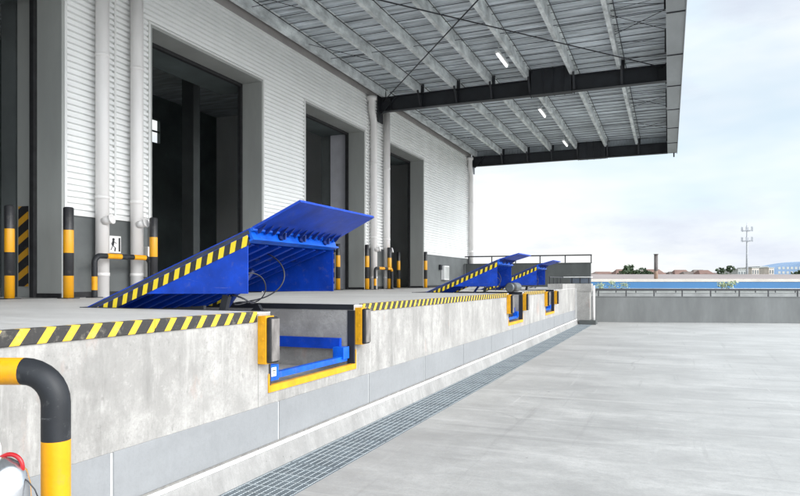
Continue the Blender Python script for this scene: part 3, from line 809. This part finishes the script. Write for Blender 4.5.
# long blue banded building
def long_building():
    d=70; x0,y0=far(540,d); x1,y1=far(960,d)
    A=Vector((x0,y0,0)); t=(Vector((x1,y1,0))-A); L=t.length; ang=math.atan2(t.y,t.x)
    e=empty('low_building',(x0,y0,-3.5),'long low building with blue fascia band and dusty pink roof beyond the yard','building',None,ang)
    MB().box(0,L,.3,20,0,4.4).build('wall',M['palewall'],e)
    MB().box(-.3,L+.3,0,.3,4.33,5.04).build('blue_band',M['blueband'],e)
    MB().box(-.3,L+.3,-.02,.28,4.24,4.329).build('lower_trim',M['white'],e)
    MB().box(-.35,L+.35,-.05,.35,5.041,5.34).build('white_coping',M['housewall'],e)
    m=MB(); m.add([(0,.36,5.2),(L,.36,5.2),(L,20,6.05),(0,20,6.05),(0,.36,4.4),(L,.36,4.4),(L,20,4.4),(0,20,4.4)],[(0,1,2,3),(4,5,1,0),(6,7,3,2),(4,0,3,7),(5,6,2,1)])
    rf=m.build('roof',M['roofdusty'],e)
    n=30
    for k in range(n):
        x=1+k*(L-2)/(n-1)
        MB().box(x,x+.8,.24,.299,1.6,3.2).build('window',M['glassdk'],e)
    fx,fy=far(656,70.6); f=Vector((fx-x0,fy-y0,0)); f.rotate(Matrix.Rotation(-ang,3,'Z'))
    c=MB(); c.tube([(f.x,f.y,4.9),(f.x,f.y,6.2),(f.x,f.y,6.21),(f.x,f.y,8.0)],.20,12,mis=[1,0,0]); c.tube([(f.x,f.y,8.0),(f.x,f.y,8.05)],.26,12); c.build('flue',[M['flue'],M['fluebrown']],rf)
long_building()
# village houses
hr=random.Random(4)
hl=['brown roofed','red roofed','dusty tiled','low pale']
base=None
pxs=[592,601,608,616,623,633,643,651,662,671,680,688,697,705,713]
for i,px in enumerate(pxs):
    d=112+hr.uniform(-8,14); x,y=far(px+hr.uniform(-2,2),d)
    w=hr.uniform(1.7,4.0)*.5; h=1.62+3.5+(hr.uniform(4.6,6.6))*d/F_; rh=hr.uniform(.45,1.0)
    near='the dark flue' if 640<px<675 else 'the row'
    e=empty('village_house',(x,y,-3.5),'','house','small tiled houses beyond the blue banded building',-YAW*-1)
    MB().box(-w,w,-1.5,1.5,0,h).build('wall',M['housewall'],e)
    m=MB(); m.add([(-w-.2,-1.8,h),(w+.2,-1.8,h),(w+.2,1.8,h),(-w-.2,1.8,h),(-w*.7,0,h+rh),(w*.7,0,h+rh)],[(0,1,5,4),(2,3,4,5),(1,2,5),(3,0,4),(3,2,1,0)])
    m.build('roof',M['redroof'] if i%3==1 else M['rooftile'],e)
    m=MB()
    for q in (-.5,.4): m.box(w*q-.25,w*q+.25,-1.52,-1.502,h-1.1,h-.4)
    m.build('window',M['glassdk'],e)
    e['label']='small pale house with tiled roof in the distant row beyond the blue banded building'
# antenna mast
x,y=far(747,190); ms=empty('antenna_mast',(x,y,-3.5),'tall thin antenna mast with two tiers of panels against the sky','mast')
H=1.62+3.5+57*190/F_
MB().tube([(0,0,0),(0,0,H*.6),(0,0,H-.6),(0,0,H+.6)],[.42,.26,.16,.03],10).build('pole',M['mast'],ms)
for zt in (H-1.6,H-4.6):
    m=MB()
    for k in range(9):
        a=k*2*math.pi/9; r0=1.05
        m.beam((0,0,zt-.5),(math.cos(a)*r0,math.sin(a)*r0,zt-.2),.07,.07)
    m.tube([(math.cos(a)*1.05,math.sin(a)*1.05,zt-.45) for a in [k*math.pi/6 for k in range(13)]],.05,5)
    m.build('platform',M['mast'],ms)
    for k in range(6):
        a=k*math.pi/3+.3; cxx,cyy=math.cos(a)*1.5,math.sin(a)*1.5
        MB().box(cxx-.14,cxx+.14,cyy-.14,cyy+.14,zt-.55,zt+.75).build('antenna_panel',M['mast'],ms)
# pale blocks and blue curved building
def block(name,px0,px1,d,z1,label,mat,nf=3,nw=5):
    x0,y0=far(px0,d); x1,y1=far(px1,d); L=math.hypot(x1-x0,y1-y0); ang=math.atan2(y1-y0,x1-x0)
    e=empty(name,(x0,y0,-3.5),label,'building',None,ang)
    MB().box(0,L,0,12,0,z1+3.5).build('wall',mat,e)
    MB().box(-.2,L+.2,-.2,12.2,z1+3.5,z1+3.8).build('roof',M['palewall'],e)
    for f in range(nf):
        for k in range(nw):
            xx=L*(k+.25)/nw; MB().box(xx,xx+L*.5/nw,-.05,-.002,z1+3.5-3*(f+.85),z1+3.5-3*f-.9).build('window',M['drumgrey'],e)
    return e
zz=lambda y,d:CZ+(281-y)*d/F_
block('far_block',738,746,260,zz(269.5,260),'grey block directly left of the antenna mast base',M['palewall'],2,3)
block('far_block',752,759,280,zz(268,280),'narrow pale apartment block just right of the mast',M['housewall'],3,3)
block('far_block',760,768,300,zz(267,300),'middle pale apartment block between mast and blue building',M['palewall'],3,3)
block('far_block',769,774,290,zz(268,290),'pale block against the left end of the blue building',M['housewall'],3,2)
x0,y0=far(772,320); x1,y1=far(880,320); L=math.hypot(x1-x0,y1-y0)
e=empty('curved_building',(x0,y0,-3.5),'large blue building with curved roof at the right edge of the skyline','building',None,math.atan2(y1-y0,x1-x0))
pts=[(0,0)]
for i in range(13):
    t=i/12; pts.append((L*t, zz(273,320)+3.5+(zz(260.5,320)-zz(273,320))*math.sin(math.pi*(.08+.84*t))))
pts.append((L,0))
MB().prism(pts,0,25).build('shell',M['bluedome'],e)
for f in range(3):
    m=MB()
    for k in range(22):
        xx=3+k*(L-8)/22; m.box(xx,xx+1.2,-.06,-.002,6.5+f*2.2,7.7+f*2.2)
    m.build('window_row',M['palewall'],e)

# ------------------------------------------------------------------ world, sun, camera
w=bpy.data.worlds.new('World'); sc.world=w; w.use_nodes=True
nt=w.node_tree; bg=nt.nodes['Background']; out=nt.nodes['World Output']
SE,SA=R(28),R(104)
dirv=Vector((math.sin(SA)*math.cos(SE),math.cos(SA)*math.cos(SE),math.sin(SE)))
sky=N(nt,'ShaderNodeTexSky'); sky.sky_type='NISHITA'; sky.sun_disc=False; sky.sun_elevation=SE; sky.sun_rotation=SA; sky.dust_density=1.0
nt.links.new(sky.outputs['Color'],bg.inputs['Color']); bg.inputs['Strength'].default_value=.12
bg2=N(nt,'ShaderNodeBackground')
tc=N(nt,'ShaderNodeTexCoord'); mp=N(nt,'ShaderNodeMapping'); mp.inputs['Scale'].default_value=(1,1,3.2); mp.inputs['Location'].default_value=(3.1,1.3,.4)
nt.links.new(tc.outputs['Generated'],mp.inputs['Vector'])
n1=noise(nt,mp.outputs['Vector'],1.5,7,.55); n2=noise(nt,mp.outputs['Vector'],2.6,7,.6)
n3_=noise(nt,mp.outputs['Vector'],1.1,5,.55)
clc=mix(nt,ramp(nt,n2,[(.50,0),(.68,1)]),mix(nt,ramp(nt,n3_,[(.46,0),(.62,1)]),(1.06,1.07,1.07),(.76,.90,1.0)),(.76,.81,.91))
nt.links.new(clc,bg2.inputs['Color'])
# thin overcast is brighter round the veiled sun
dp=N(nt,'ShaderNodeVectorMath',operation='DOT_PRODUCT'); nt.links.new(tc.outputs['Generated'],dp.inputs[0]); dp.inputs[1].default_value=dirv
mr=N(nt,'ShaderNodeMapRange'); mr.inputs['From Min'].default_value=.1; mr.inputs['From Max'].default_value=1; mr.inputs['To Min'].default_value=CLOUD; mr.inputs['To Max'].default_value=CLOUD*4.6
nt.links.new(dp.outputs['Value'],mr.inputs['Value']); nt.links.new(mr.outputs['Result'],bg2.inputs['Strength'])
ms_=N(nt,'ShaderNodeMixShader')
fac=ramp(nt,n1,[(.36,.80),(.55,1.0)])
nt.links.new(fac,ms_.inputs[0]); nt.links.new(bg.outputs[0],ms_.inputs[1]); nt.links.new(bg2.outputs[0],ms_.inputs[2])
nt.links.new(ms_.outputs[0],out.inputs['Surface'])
sl=bpy.data.lights.new('sun','SUN'); sl.energy=1.5; sl.angle=R(24); sl.color=(1,.97,.93)
so=bpy.data.objects.new('sun',sl); col.objects.link(so)
so.rotation_euler=dirv.to_track_quat('Z','Y').to_euler()
cam=bpy.data.cameras.new('camera'); co=bpy.data.objects.new('camera',cam); col.objects.link(co)
cam.sensor_width=36; cam.lens=F_/800*36; cam.shift_y=33/800; cam.clip_end=5000; cam.clip_start=.05
co.location=(0,0,CZ); co.rotation_euler=(R(90),0,YAW)
sc.camera=co
vs_=sc.view_settings; vs_.view_transform='Standard'; vs_.look='None'; vs_.gamma=1; vs_.exposure=EXPO; vs_.use_curve_mapping=False
